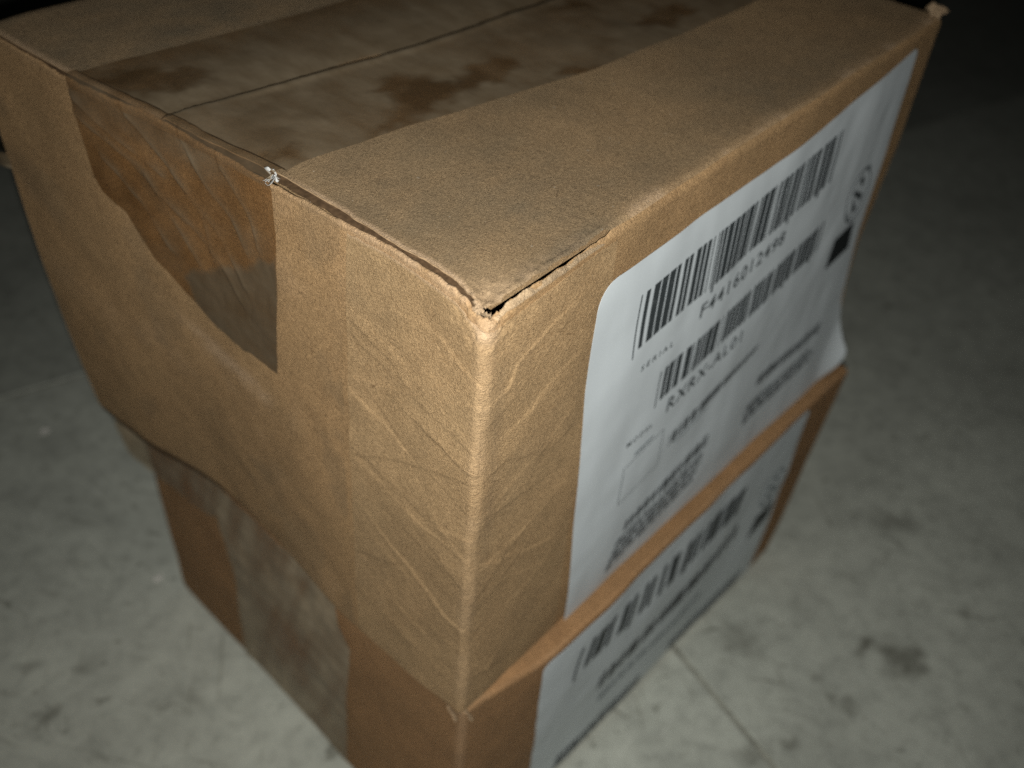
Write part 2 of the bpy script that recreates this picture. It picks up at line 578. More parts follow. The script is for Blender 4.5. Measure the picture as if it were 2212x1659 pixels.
_rc = random.Random(77)
for _L in (C_RIGHT, C_LEFT):          # fainter, finer wrinkles slanting down to the fold
    for _k in range(9):
        _z = -.045 - .030*_k + _rc.uniform(-.010, .010)
        _a, _b = _rc.uniform(.045, .088), _rc.uniform(.004, .022)
        _d = _rc.uniform(.012, .038)
        _L.append([(_a, _z), (_a*.6 + _b*.4, _z - _d*.45 + _rc.uniform(-.004, .004)), (_b, _z - _d)])


def creases(s, z, polys, amp, seed):
    D = np.zeros(s.shape)
    r = np.random.default_rng(seed)
    n_main = 8 if polys is C_RIGHT else 12
    for k, p in enumerate(polys):
        d, side = seg_dist(s + .0012*noise(s, z, 90, seed), z + .0012*noise(s, z, 90, seed+1), p)
        sg = 1 if r.random() < .5 else -1
        fa = 1.0 if k < n_main else .5
        wl = np.where(side*sg > 0, .014, .0009)
        D += fa*amp*r.uniform(.5, 1.1)*(.9 + .3*noise(s, z, 55, seed + 20 + k))*np.exp(-d/wl)
    return D


RC = 0.0038        # radius of the vertical fold


def wall(w, zz, off=0.0, crease=0.0, sag=True):
    """w<0: right face, x=-w ; w>0: left face, y=w. zz<=0 depth. Follows the fold at w=0."""
    L = math.pi*RC/2
    wr = np.clip(-w, 0, None)
    wl = np.clip(w, 0, None)
    # plan position of a rounded corner; arc spans |w| < L/2
    th = np.clip(w/L + .5, 0, 1)*math.pi/2
    a = np.pi*1.5 - th
    px = RC + RC*np.cos(a) + np.clip(wr - L/2, 0, None)
    py = RC + RC*np.sin(a) + np.clip(wl - L/2, 0, None)
    nx, ny = np.cos(a), np.sin(a)
    t = np.clip(-zz/H1, 0, 1)
    wl_ = sstep(th, 0, np.pi/2)
    dx = (left_x(np.clip(py, 0, .43), zz))*wl_
    dy = (right_y(px, zz))*(1-wl_)
    # far ends: the box is out of square
    px = np.where(w < 0, px*lin(t*H1, XEND)/BX, px)
    ystr = 1 + (.004*4*t*(1-t) + .010*t)/.423
    py = np.where(w > 0, py*ystr, py)
    z = zz + np.where(w > 0, itp(np.clip(py, 0, .43), ZR)*sstep(t, .55, 1.0), 0)
    # soft vertical fold: slightly rubbed in and out along its length
    D = off + (.0007*noise(zz, zz*0, 45, 31) )*np.exp(-(w/.009)**2)
    if crease:
        D = D + np.where(w < 0, creases(wr, zz, C_RIGHT, crease, 5)*sstep(wr, .088, .070), creases(wl, zz, C_LEFT, crease, 6))
    P = np.stack([px + dx + nx*D, py + dy + ny*D, z], -1)
    return P, nx, ny


def crush(P, amt=1.0):
    """the near top corner took a knock"""
    r = np.sqrt(P[..., 0]**2 + P[..., 1]**2 + (P[..., 2]*1.0)**2)
    k = np.exp(-(r/.017)**2)*amt
    k2 = np.exp(-(r/.022)**2)*amt
    j = np.stack([fbm(P[..., 0]+P[..., 1], P[..., 2], 210, 41, 3), fbm(P[..., 1]-P[..., 0], P[..., 2], 230, 47, 3), fbm(P[..., 0]+P[..., 2], P[..., 1], 200, 53, 3)], -1)
    return P + k[..., None]*np.array((.0035, .0035, -.0045)) + k2[..., None]*j*.0011


def spaced(a, b, step_a, step_b):
    """from a to b with steps growing from step_a to step_b"""
    out = [a]
    s = step_a
    sg = 1 if b > a else -1
    while abs(out[-1] - a) < abs(b - a):
        f = min(1, abs(out[-1]-a)/abs(b-a))
        out.append(out[-1] + sg*(step_a + (step_b-step_a)*f))
    o = np.array(out)
    return a + (o - a)*(b - a)/(o[-1] - a)


ub = empty('cardboard_box', (.27, .21, HT - H1),
           'worn brown cardboard box on top of the other, crushed near corner, tape across its lid', 'box', 'stacked cardboard boxes')
T0 = np.array((0, 0, HT))


def slit_open(x):
    """how far the lid has torn from the right wall at x"""
    return sstep(x, .0935, .0895)*(0.75 + .25*sstep(x, 0, .03))


ws = np.concatenate([-spaced(BX, .11, .004, .0022)[:-1], -spaced(.11, .008, .0011, .0009)[:-1], np.linspace(-.008, .008, 33), spaced(.008, .11, .0009, .0011)[1:], spaced(.11, .423, .0018, .004)[1:]])
zs = -np.concatenate([np.linspace(.0075, .06, 75), spaced(.06, .347, .0010, .0028)[1:]])
RRT = 0.007
# top rows: a rolled-over rim. left side turns right over under the lid, right side turns half way and meets the lid
rim_a = np.linspace(1, 0, 18)
W, Z = np.meshgrid(ws, zs)
Pw, NX, NY = wall(W, Z)
lw = sstep(ws, -.0043, .0043)
rows = []
for q in rim_a:
    # right: arc of 50 deg radius 7 mm ; left: 90 deg radius 3 mm then inwards 6 mm
    ar = q*math.radians(50)
    inr, zr = RRT*(1-math.cos(ar)), -RRT + RRT*math.sin(ar)
    rl = .0016
    s_ = q*1.05
    al = min(s_, 1)*math.pi/2
    inl = rl*(1-math.cos(al)) + max(0, s_-1)*.010
    zl = lin(np.clip(ws, 0, .43), [(0, -.0026), (.03, -.0008), (.06, -.0016), (.10, -.0042), (.15, -.0046), (.2, -.003), (.43, -.003)]) - rl + rl*math.sin(al) - max(0, s_-1)*.0015
    wob = .0006*fbm(ws, ws*0, 160, 61, 3)
    g = np.where(ws < 0, slit_open(-ws), 0)
    zr_ = zr - g*q*(.0021 + .0009*fbm(ws, ws*0 + 3, 140, 71, 3))
    zl_ = zl + wob*q
    zq = zr_*(1-lw) + zl_*lw
    zq = zq - q*.0034*sstep(np.abs(ws + .001), .0145, .009)*(1 + .5*fbm(ws, ws*0 + 2, 300, 77, 3))
    iq = (inr*(1-lw) + inl*lw)
    base, nx, ny = wall(ws, np.full(ws.shape, -.0075))
    base[:, 2] = np.where(q == 0, -.0075, zq)
    base[:, 0] -= nx*iq
    base[:, 1] -= ny*iq
    rows.append(base)
Ptop = np.stack(rows, 0)
Pw = np.concatenate([Ptop[:-1], Pw], 0)
# bottom rim turns under
bot = []
for q in (.35, .7, 1.0):
    b_, nx, ny = wall(ws, np.full(ws.shape, -.347))
    b_[:, 2] -= .004*math.sin(q*math.pi/2)
    b_[:, 0] -= nx*.004*(1-math.cos(q*math.pi/2)); b_[:, 1] -= ny*.004*(1-math.cos(q*math.pi/2))
    bot.append(b_)
Pw = np.concatenate([Pw, np.stack(bot, 0)], 0)
Pw = crush(Pw)
zloc = Pw[..., 2].copy()
Wg = np.broadcast_to(ws, Pw.shape[:2])
UVw = np.stack([Wg, zloc], -1)
wear = np.where(Wg > 0, .78*sstep(zloc, -.0085 - .004*np.abs(fbm(Wg, zloc, 60, 81, 3)), -.0035)*(1 - .6*sstep(Wg, .075, .11))*(1 - .6*sstep(Wg, .14, .2))*(.7 + .3*fbm(Wg, zloc*2, 130, 84, 3)), .10*sstep(zloc, -.006, -.003)*sstep(-Wg, .12, .08))
wear = np.maximum(wear, .6*sstep(zloc, -.024, -.012)*np.exp(-(Wg/.006)**2))
wear = np.maximum(wear, .25*np.exp(-(Wg/.004)**2))
dust_tone_w = .10*sstep(zloc, -.18, -.35)*sstep(Wg, .05, .2) + .25*sstep(fbm(Wg, zloc, 22, 91, 4), .35, .8)*(Wg > .1)  # blotches of dust, and a tone darkening towards the panel's lower far end
stain_w = np.zeros(Wg.shape)
sd, _ = seg_dist(Wg, zloc, [(.262, -.150), (.2323, -.158), (.2107, -.1617), (.190, -.1655), (.177, -.167)])
wear = np.maximum(wear, .62*np.exp(-(sd/.0085)**2)*sstep(-Wg, -.27, -.225)*sstep(fbm(Wg, zloc, 70, 83, 3), -.9, .5))
wear = np.maximum(wear, .12*sstep(fbm(Wg, zloc, 18, 85, 4), .35, .9)*(Wg > 0))
N_all = -grid_normals(Pw)
k0 = int(np.argmin(np.abs(ws)))
PW = Pw + T0
for nm, sl in (('right_panel', slice(0, k0+1)), ('left_panel', slice(k0, None))):
    grid_obj('side_panel' if nm == 'right_panel' else 'end_panel', PW[:, sl], K_WALL, ub, UVw[:, sl],
             {'wear': wear[:, sl], 'dust': dust_tone_w[:, sl], 'stain_shade': stain_w[:, sl]}, flip=True, normals=N_all[:, sl])  # 'dust' takes the dust blotches and the darker tone at the lower far end
# added dark strip: the gap's shade under the left panel, as colour
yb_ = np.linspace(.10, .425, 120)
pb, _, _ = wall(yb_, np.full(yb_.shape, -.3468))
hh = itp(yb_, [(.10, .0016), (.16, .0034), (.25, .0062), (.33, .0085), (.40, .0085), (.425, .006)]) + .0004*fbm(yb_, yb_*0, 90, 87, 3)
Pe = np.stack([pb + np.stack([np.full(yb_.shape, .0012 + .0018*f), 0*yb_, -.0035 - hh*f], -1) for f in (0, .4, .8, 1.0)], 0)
grid_obj('flute_and_gap_shade', Pe + T0, M_FLUTE_SHADE, ub, Pe[..., 1:3], flip=True)
# the two hidden walls and the bottom, as plain boards
def board(name, corners, thick_vec, mat, parent):
    c = np.array(corners, float)
    V = np.concatenate([c, c + np.array(thick_vec)])
    return mesh_obj(name, V, [(0, 1, 2, 3), (7, 6, 5, 4), (0, 4, 5, 1), (1, 5, 6, 2), (2, 6, 7, 3), (3, 7, 4, 0)], mat, parent, False, uv=V[:, [0, 2]] + V[:, [1, 1]])


nB = 24
def back_wall(name, A, B, mat, parent, bulge, ztop, zbot):
    """A,B: arrays of 3D points (top->bottom) of the two vertical edges"""
    u = np.linspace(0, 1, nB)[None, :, None]
    P = A[:, None, :]*(1-u) + B[:, None, :]*u
    tt = np.linspace(0, 1, len(A))[:, None]
    P = P + (np.sin(np.pi*np.linspace(0, 1, nB))[None, :]*np.sin(np.pi*tt))[..., None]*np.array(bulge)
    grid_obj(name, P, mat, parent, np.stack([P[..., 0]+P[..., 1], P[..., 2]], -1))


edgeR = PW[18::14, 0]
edgeL = PW[18::14, -1]
cB = edgeL.copy(); cB[:, 0] = .535; cB[:, 1] = .428
back_wall('end_panel', cB, edgeR, K_WALL, ub, (.006, 0, 0), 0, 0)
back_wall('side_panel', edgeL, cB, K_WALL, ub, (0, .012, 0), 0, 0)
zb = HT - H1 + .003
board('bottom_panel', [(.006, .006, zb), (.53, -.010, zb), (.53, .42, zb), (.02, .42, zb)], (0, 0, .003), K_LOW, ub)
# minor flap seen through the slit
board('inner_flap', [(.010, .008, HT - .0065), (.16, .008, HT - .0065), (.16, .41, HT - .0065), (.010, .41, HT - .0065)], (0, 0, -.003), K_TOP, ub)

# ---- the lid: two major flaps
SEAM = [(-.02, .240), (-.0009, .2403), (.0353, .2337), (.0904, .2271), (.1735, .2175), (.2641, .2155), (.40, .216), (.55, .217)]
XE = [(0, .001), (.0104, .0022), (.028, .0072), (.0416, .0080), (.064, .0078), (.098, .0086), (.12, .0092), (.156, .0086), (.20, .004), (.25, .001), (.31, -.005), (.43, -.009)]


def lid_z(x, y):
    """height of the lid surface relative to the top edge"""
    s = y - itp(x, SEAM)
    z = -.0025*np.sin(np.pi*np.clip(x/.53, 0, 1))*np.sin(np.pi*np.clip(y/.42, 0, 1))
    z = z + .0012*fbm(x, y, 9, 101, 3)*sstep(x, 0, .02)
    # near flap rides up to the seam, far flap lies lower there
    lift = sstep(x, .03, .14)
    near = .0016*np.exp(-np.abs(s)/.035)*lift
    far = -.0095*np.exp(-np.abs(s)/.026)*lift - .0018*np.exp(-np.abs(s)/.02)
    z = z + np.where(s < 0, near, far)
    z = z + .00005*np.sin(2*np.pi*x/.0078 + 1.5*noise(x, y, 8, 107))*(.5 + .5*noise(x, y, 11, 108))
    # slight roll down along the torn slit and left rim
    z = z - .0012*sstep(.03 - x, 0, .03)
    return z


def lid_point(x, y):
    return np.stack([x, y, lid_z(x, y)], -1)


xs = np.concatenate([spaced(0, .12, .0009, .0014)[:-1], spaced(.12, .536, .002, .005)])
# flap 1: rows from the fold (50deg of the roll) over to the seam
rowsP, rowsUV = [], []
q_roll = np.radians(np.linspace(50, 90, 10))
for a in q_roll:
    g = slit_open(xs)
    f = (math.radians(90) - a)/math.radians(40)
    y0 = right_y(xs, xs*0 - .0075) + RRT*(1 - math.cos(a))
    jag = fbm(xs, xs*0 + 7, 130, 111, 4)
    y = y0 + g*f*(.0013 + .0009*jag)
    z = -RRT + RRT*math.sin(a) + g*f*(.0010 + .0006*jag) + lid_z(xs, y0 + .002)*(1-f)
    x = np.maximum(xs, itp(y, XE)) + .0*y
    rowsP.append(np.stack([xs*lin(xs*0, XEND)/BX, y, z], -1))
yy = np.concatenate([spaced(.0078, .05, .0008, .0014), spaced(.05, 1.0, .002/.21, .0035/.21*1.5)[1:]])
yfr = yy[yy > .0078]
ylist = np.concatenate([spaced(.0085, .05, .0009, .0014), spaced(.05, .217, .0015, .0028)[1:]])
for yv in ylist:
    f = sstep(yv, .05, .217)
    y = np.full(xs.shape, yv)*(1-f) + f*(yv/.217)*itp(xs, SEAM)
    z = lid_z(xs, y)
    z = z*sstep(yv, .005, .02) + (1 - sstep(yv, .005, .02))*lid_z(xs, y*0 + .0095)
    rowsP.append(np.stack([xs*lin(xs*0, XEND)/BX, y, z], -1))
P1 = np.stack(rowsP, 0)
# shift every row so that its left end is the ragged cut edge of the flap
xe = itp(np.clip(P1[:, 0, 1], 0, .43), XE) + .0006*fbm(P1[:, 0, 1], P1[:, 0, 1]*0, 120, 121, 3)
P1[..., 0] += xe[:, None]*np.exp(-P1[..., 0]/.03)
P1 = crush(P1, .8)
e1 = P1[:, 0].copy()
UV1 = P1[..., :2] + np.array((1.7, .4))
d_top = .55 + .28*fbm(P1[..., 0], P1[..., 1], 7, 131, 4)
ed = P1[..., 0] - xe[:, None]
st1 = .55*np.exp(-(np.hypot((P1[..., 0]-.05)/.03, (P1[..., 1]-.004)/.006))**2)*sstep(fbm(P1[..., 0], P1[..., 1], 160, 141, 3), -.5, .6)
wear1 = .9*sstep(ed, .0040, .0008)*sstep(P1[..., 1], .16, .12) + .5*np.exp(-(np.hypot(P1[..., 0]-.012, P1[..., 1]-.006)/.012)**2)
for (ax, ay, rx, ry, am) in ((.045, .0060, .016, .0050, .55), (.026, .0050, .007, .0040, .5), (.070, .0070, .014, .0035, .45)):
    wear1 = wear1 + am*np.exp(-(((P1[..., 0]-ax)/rx)**2 + ((P1[..., 1]-ay)/ry)**2))*sstep(fbm(P1[..., 0], P1[..., 1], 170, 147, 3), -.6, .4)
dust1 = np.clip(d_top, 0, 1)*(1 - np.clip(wear1, 0, 1)) + .45*np.exp(-(np.hypot((P1[..., 0]-.055)/.035, (P1[..., 1]-.006)/.008))**2)
fold_w = np.exp(-((P1[..., 1] - .004)/.006)**2)*(.10 + .55*sstep(fbm(P1[..., 0], P1[..., 1]*.5, 55, 145, 4), .0, .9))*sstep(P1[..., 0], .085, .12)
wear1 = np.maximum(wear1, fold_w)
dust1 = dust1*(1 - .8*np.exp(-((P1[..., 1] - .002)/.008)**2)*sstep(P1[..., 0], .085, .12))
grid_obj('top_flap', P1 + T0, K_TOP, ub, UV1, {'wear': np.clip(wear1, 0, 1), 'dust': np.clip(dust1, 0, 1), 'stain_shade': st1}, normals=grid_normals(P1))
# flap 2
y2 = np.concatenate([spaced(0, .05, .0012, .002), spaced(.05, .2, .003, .006)[1:]])/.2
xs2 = np.concatenate([spaced(0, .15, .0015, .0025)[:-1], spaced(.15, .536, .003, .006)])
X2, V2 = np.meshgrid(xs2, y2)
Y2 = itp(X2, SEAM)*(1-V2) + V2*.424 + (1-V2)*.0012
P2 = lid_point(X2, Y2)
P2[..., 2] -= .004*sstep(V2, .95, 1.0)
xe2 = itp(np.clip(Y2[:, 0], 0, .43), XE)
P2[..., 0] += xe2[:, None]*np.exp(-P2[..., 0]/.03)
w2 = .8*sstep(P2[..., 0] - xe2[:, None], .006, .001)
d2 = np.clip(.85 + .25*fbm(P2[..., 0], P2[..., 1], 7, 133, 4), 0, 1)
grid_obj('top_flap', P2 + T0, K_TOP, ub, P2[..., :2] + np.array((4.1, 2.2)), {'wear': w2, 'dust': d2*(1-w2), 'stain_shade': w2*0}, normals=grid_normals(P2))

# cut edge of the board: flute sheet and inner liner along the flap ends
def edge_strip(name, E, dz0, dz1, inset, mat, wav, parent):
    n = len(E)
    s = np.arange(n)
    P = np.stack([E + np.stack([inset + wav*fbm(E[:, 1], E[:, 1]*0 + k, 150, 151+k, 2), 0*s, np.full(n, dz0*(1-f) + dz1*f)], -1) for k, f in enumerate((0, .35, .7, 1.0))], 0)
    grid_obj(name, P + T0, mat, parent, np.stack([P[..., 1], P[..., 2]], -1))


E1 = e1[10:]
E2 = P2[:, 0]
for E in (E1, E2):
    edge_strip('flute_and_gap_shade', E, -.0007, -.0055, .0026, M_FLUTE_SHADE, .0012, ub)
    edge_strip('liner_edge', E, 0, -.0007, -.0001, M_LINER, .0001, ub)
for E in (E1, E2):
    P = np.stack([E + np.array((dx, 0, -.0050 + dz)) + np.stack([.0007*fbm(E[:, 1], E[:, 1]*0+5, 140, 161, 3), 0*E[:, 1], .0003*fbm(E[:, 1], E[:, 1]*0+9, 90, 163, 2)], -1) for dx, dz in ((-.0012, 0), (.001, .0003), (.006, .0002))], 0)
    grid_obj('inner_liner', P + T0, M_FLUTE_SHADE, ub, np.stack([P[..., 1], P[..., 0]], -1), thick=.0005)  # liner in the flute's dark tone, which holds the gap's shade

# torn shreds of liner hanging in the slit
for k, (xa, xb, wdt) in enumerate(((.004, .040, .0030), (.030, .062, .0022), (.052, .086, .0016))):
    n = 40
    u = np.linspace(0, 1, n)
    x = xa + (xb-xa)*u
    prof = np.sin(np.pi*u)**.6
    rowsS = []
    for f in (0, .5, 1.0):
        y = -.0003 + .0022*f + .0004*fbm(x, x*0+k, 220, 171, 2) + right_y(x, x*0)
        z = -.0062 + wdt*f*prof*(1 + .35*fbm(x, x*0+k, 260, 173, 2)) + .0010*k*.4
        rowsS.append(np.stack([x, y - .0010*np.sin(f*3), z], -1))
    P = crush(np.stack(rowsS, 0))
    grid_obj('torn_liner', P + T0, K_EDGE, ub, P[..., [0, 2]] + k, {'wear': np.full(P.shape[:2], .15), 'dust': np.full(P.shape[:2], .1 + .15*k), 'stain_shade': np.zeros(P.shape[:2])}, thick=.0003)
# crumpled fuzz at the knocked corner
for k in range(5):
    r = np.random.default_rng(300 + k)
    c = np.array((r.uniform(.001, .006), r.uniform(.004, .014), r.uniform(-.0085, -.0055)))
    n = 7
    a, b_ = np.meshgrid(np.linspace(-1, 1, n), np.linspace(-1, 1, n))
    s = r.uniform(.0016, .0034)
    d1 = r.normal(size=3); d1 /= np.linalg.norm(d1)
    d2_ = np.cross(d1, r.normal(size=3)); d2_ /= np.linalg.norm(d2_)
    nn = np.cross(d1, d2_)
    P = c + s*(a[..., None]*d1 + .6*b_[..., None]*d2_ + (.2*(a**2) + .5*noise(a, b_, 2.3, 400+k))[..., None]*nn)
    grid_obj('torn_liner', P + T0, K_EDGE, ub, np.stack([a, b_], -1)*s + k, {'wear': np.full(a.shape, .6), 'dust': np.full(a.shape, .15), 'stain_shade': np.zeros(a.shape)}, thick=.0003)

# ---- kraft paper band pasted round the near vertical edge (this is what creases)
wb = np.concatenate([-spaced(.0965, .008, .0010, .0008)[:-1], np.linspace(-.008, .008, 33), spaced(.008, .0945, .0008, .0010)[1:]])
nzb = 330
vb = np.linspace(0, 1, nzb)**1.15
ztop = np.where(wb < 0, lin(-wb, [(0, -.012), (.003, -.0125), (.024, -.0108), (.034, -.0105), (.053, -.0081), (.08, -.0075), (.1, -.0075)]),
                lin(wb, [(0, -.012), (.0143, -.0062), (.02, -.0052), (.044, -.0052), (.072, -.0058), (.102, -.0082)])) + .0004*fbm(wb, wb*0, 200, 181, 3)
Wb = np.broadcast_to(wb, (nzb, len(wb)))
Zb = ztop[None, :]*(1-vb[:, None]) + (-.346)*vb[:, None]
Wb2 = Wb + .0006*noise(Zb, Zb*0, 30, 191)*sstep(np.abs(Wb), .07, .0945)
Pb, _, _ = wall(Wb2, Zb, off=.00030 + .00014*sstep(np.abs(Wb), .0945, .085) + .0003*fbm(Wb, Zb, 40, 195, 3)*sstep(np.abs(Wb), .09, .07), crease=.00085)
Pb = crush(Pb)
zl = Pb[..., 2]
wearb = .85*np.exp(-((Wb)/.0055)**2)*sstep(zl, -.026, -.013) + (.16 + .12*fbm(Wb*.3, zl, 60, 199, 3))*np.exp(-(Wb/.0045)**2) + .6*sstep(Zb - ztop[None, :], -.0025, 0)*(Wb > 0)
dA = .0*Wb
fold_shade = .30*np.exp(-((Wb + .010)/.005)**2)*sstep(zl, -.24, -.14)*sstep(zl, -.028, -.05)*sstep(fbm(Wb, zl, 55, 197, 3), -.6, .5)  # darker strip: shade beside the vertical fold, put into the band's colour
NB_ = -grid_normals(Pb)
grid_obj('paper_band', Pb + T0, K_BAND, ub, np.stack([Wb + 9.3, Zb], -1), {'wear': np.clip(wearb, 0, 1), 'dust': dA + .12*sstep(fbm(Wb, zl, 30, 198, 3), .2, .9), 'stain_shade': fold_shade}, flip=True, thick=.00028)

# ---- packing tape over the lid seam and down the left panel
nY = 170
vv = np.linspace(0, 1, nY)
YRz = [(0, .1500), (-.032, .1500), (-.079, .1534), (-.139, .1618)]
YLz = [(0, .3164), (-.011, .3192), (-.028, .3178), (-.048, .3153), (-.072, .314), (-.14, .314)]
ZEND = [(.1618, -.1389), (.1917, -.1386), (.2221, -.1334), (.2719, -.1068), (.2915, -.0790), (.312, -.0721), (.3165, -.064)]
WR = [[(0.3157, -0.0141), (0.2825, -0.0274), (0.2466, -0.0380)], [(0.3167, -0.0245), (0.2663, -0.0394), (0.2322, -0.0627)],
      [(0.2702, -0.0091), (0.2507, -0.0221), (0.2264, -0.0360), (.2, -.06), (.185, -.085)], [(0.2244, -0.0070), (0.2052, -0.0275), (0.1879, -0.0403), (.176, -.06)],
      [(0.2533, -0.0496), (0.2314, -0.0593), (0.2061, -0.0764), (.19, -.10)], [(0.2912, -0.0304), (0.2568, -0.0479), (0.2449, -0.0650), (.225, -.09)],
      [(.30, -.045), (.27, -.065), (.25, -.09)], [(.19, -.01), (.172, -.03), (.166, -.05)], [(.235, -.03), (.215, -.05), (.21, -.08)]]
TN = [(-.02, .1530), (.0073, .1515), (.1, .1430), (.24, .1225), (.42, .1150), (.55, .1130)]
TFAR = [(-.02, .318), (.0, .316), (.1, .312), (.3, .306), (.55, .302)]
zend = lin(YRz[0][1] + (YLz[0][1]-YRz[0][1])*vv + .006*(1-vv), ZEND) + .0012*fbm(vv*.17, vv*0, 90, 201, 3)
tape_rows, tape_uv, hz, wet_shade = [], [], [], []
n1 = 100
for k in range(n1):
    f = k/(n1-1)
    z = zend*(1-f) + (-.0075)*f
    y = lin(z, YRz)*(1-vv) + lin(z, YLz)*vv
    x = left_x(y, z)
    Dw = np.zeros(nY)
    strk = np.zeros(nY)
    for p in WR:
        d, side = seg_dist(y, z, p)
        Dw += .0017*np.exp(-d/np.where(side > 0, .0048, .0014))*np.clip(1 - .3*f, .3, 1)
        strk = np.maximum(strk, np.exp(-d/np.where(side > 0, .0030, .0008))*(.6 + .6*noise(y, z, 70, 206)))  # pale wrinkle streaks: trapped air, plus shine painted as haze
    Dw += .0004*fbm(y, z, 60, 205, 3)
    P = np.stack([x - .0004 - np.abs(Dw), y, z + itp(y, ZR)*0], -1)
    tape_rows.append(P)
    tape_uv.append(np.stack([y + 3, z], -1))
    grey = soft_poly(y + .004*fbm(y, z, 70, 224, 3), z + .004*fbm(y, z, 70, 227, 3), [(.2442, -.1055), (.200, -.078), (.150, -.053), (.148, -.145), (.24, -.145)], .004)*.75
    wet_shade.append(np.clip(.30 + .45*sstep(y, .22, .31)*sstep(z, -.03, -.06) + .25*fbm(y*1.5 + z, z - y*.5, 40, 229, 3), 0, 1))
    rim = .45*sstep(z, -.030, -.012)*sstep(y, .165, .20)
    wet_shade[-1] = np.clip(np.maximum(wet_shade[-1]*(1 - .6*strk), grey*.85), 0, 1)
    hz.append(np.clip(grey*.75 + .5*strk*(1-grey) + rim*.7 + .06 + .10*sstep(fbm(y, z, 25, 207, 3), .15, .9), 0, .9))
# over the rim
xl = itp(tape_rows[-1][:, 1], XT)
nr = 12
for k in range(1, nr+1):
    f = k/(nr+1)
    a = f*math.pi/2
    y = tape_rows[n1-1][:, 1]
    x0 = tape_rows[n1-1][:, 0]
    xe_t = np.maximum(itp(y, XE), x0 + .004) + .004
    xk = x0 - .0016*math.sin(2*a) + (xe_t - x0)*(1-math.cos(a))
    zk = -.0075 + (.0090 + lid_z(xe_t, y))*math.sin(a) + .0020*math.sin(2*a) + .0006*np.sin(y*260)*math.sin(2*a)
    tape_rows.append(np.stack([xk, y, zk], -1))
    tape_uv.append(np.stack([y + 3, zk*0 + f*.012], -1))
    hz.append(np.full(nY, .30))
    wet_shade.append(np.full(nY, .2))
y_edge = tape_rows[-1][:, 1]
x_edge = tape_rows[-1][:, 0]
n3 = 170
BL = [[(.12, .197), (.135, .197), (.150, .183), (.157, .165), (.14, .156), (.106, .148), (.0675, .144), (.088, .156), (.104, .166), (.112, .178), (.106, .188)],
      [(.150, .160), (.172, .172), (.197, .180), (.212, .168), (.200, .155), (.176, .150)],
      [(.219, .136), (.236, .137), (.244, .127), (.232, .121)],
      [(.0, .309), (.03, .300), (.050, .278), (.046, .262), (.025, .262), (.008, .27)],
      [(.012, .165), (.03, .17), (.02, .155)], [(.33, .15), (.37, .16), (.39, .14), (.35, .13)], [(.30, .20), (.33, .204), (.33, .19)]]
for k in range(1, n3+1):
    f = (k/n3)**1.25
    x = x_edge*(1-f) + f*.533
    blend = sstep(x, 0.008, .045)
    yt = lin(x, TN)*(1-vv) + lin(x, TFAR)*vv
    y = y_edge*(1-blend) + yt*blend
    z = np.maximum(lid_z(x, y), lid_z(x, y - .0016)) + .00045 + .00035*np.abs(fbm(x, y, 30, 211, 3))
    s = y - itp(x, SEAM)
    w = np.exp(-(s/.004)**2)
    z = z + .0009*w*sstep(x, .02, .06)
    tape_rows.append(np.stack([x, y, z], -1))
    tape_uv.append(np.stack([y + 3, x + .1], -1))
    h = np.full(nY, .62) + .16*fbm(x, y, 14, 213, 4)
    wt = np.zeros(nY)
    for p in BL:
        wt = np.maximum(wt, soft_poly(x + .006*fbm(x, y, 90, 217, 3), y + .006*fbm(x, y, 90, 222, 3), p, .009))
        h *= 1 - .6*soft_poly(x + .006*fbm(x, y, 90, 217, 3), y + .006*fbm(x, y, 90, 222, 3), p, .006)
    wet_shade.append(np.clip(wt*(.75 + .3*fbm(x, y, 60, 228, 3)) + .08 + .25*sstep(fbm(x*.6, y, 40, 230, 4), .1, .8) + .45*np.exp(-((s - .004)/.004)**2)*sstep(x, .0, .03), 0, 1))  # last term: shade along the seam's far side, put into the tape colour
    h = h*(1 - .6*sstep(vv, .72, 1.0))
    hz.append(np.clip(h, .05, .9))
PT = np.stack(tape_rows, 0)
grid_obj('packing_tape', PT + T0, M_TAPE, ub, np.stack(tape_uv, 0), {'haze_shine': np.stack(hz, 0), 'wet_shade': np.stack(wet_shade, 0)}, flip=True)

# frayed tape end where it leaves the lid edge
for k in range(7):
    r = np.random.default_rng(500 + k)
    c = np.array((.004 + r.uniform(-.003, .004), .152 + r.uniform(-.004, .005), -.001 + r.uniform(-.0035, .003)))
    n = 8
    u = np.linspace(0, 1, n)
    d = r.normal(size=3); d /= np.linalg.norm(d)
    e = np.cross(d, r.normal(size=3)); e /= np.linalg.norm(e)
    path = c + np.stack([(u[:, None]-.5)*.007*d + .0022*np.sin(u*5 + k)[:, None]*e], 0)[0]
    P = np.stack([path, path + .0011*np.cross(d, e)*(1 + .5*np.sin(u*9 + k))[:, None]], 0)
    grid_obj('tape_shred', P + T0, M_CURL, ub, np.stack([P[..., 0], P[..., 1]], -1), thick=.0001)
# clear tape tab sticking out from the far left edge
a, b_ = np.meshgrid(np.linspace(0, 1, 10), np.linspace(0, 1, 8))
P = np.stack([-.012 - .004*a, .428 + .017*a, -.094 - .011*b_ - .003*a*a], -1)
P[..., 0] -= .002*np.sin(a*2.5 + b_)
grid_obj('tape_shred', P + T0, M_TAPE, ub, np.stack([a, b_], -1)*.03, {'haze_shine': .35 + .5*(b_ > .85), 'wet_shade': 0*b_}, thick=.0001)  # lower edge's highlight is painted as milkier film
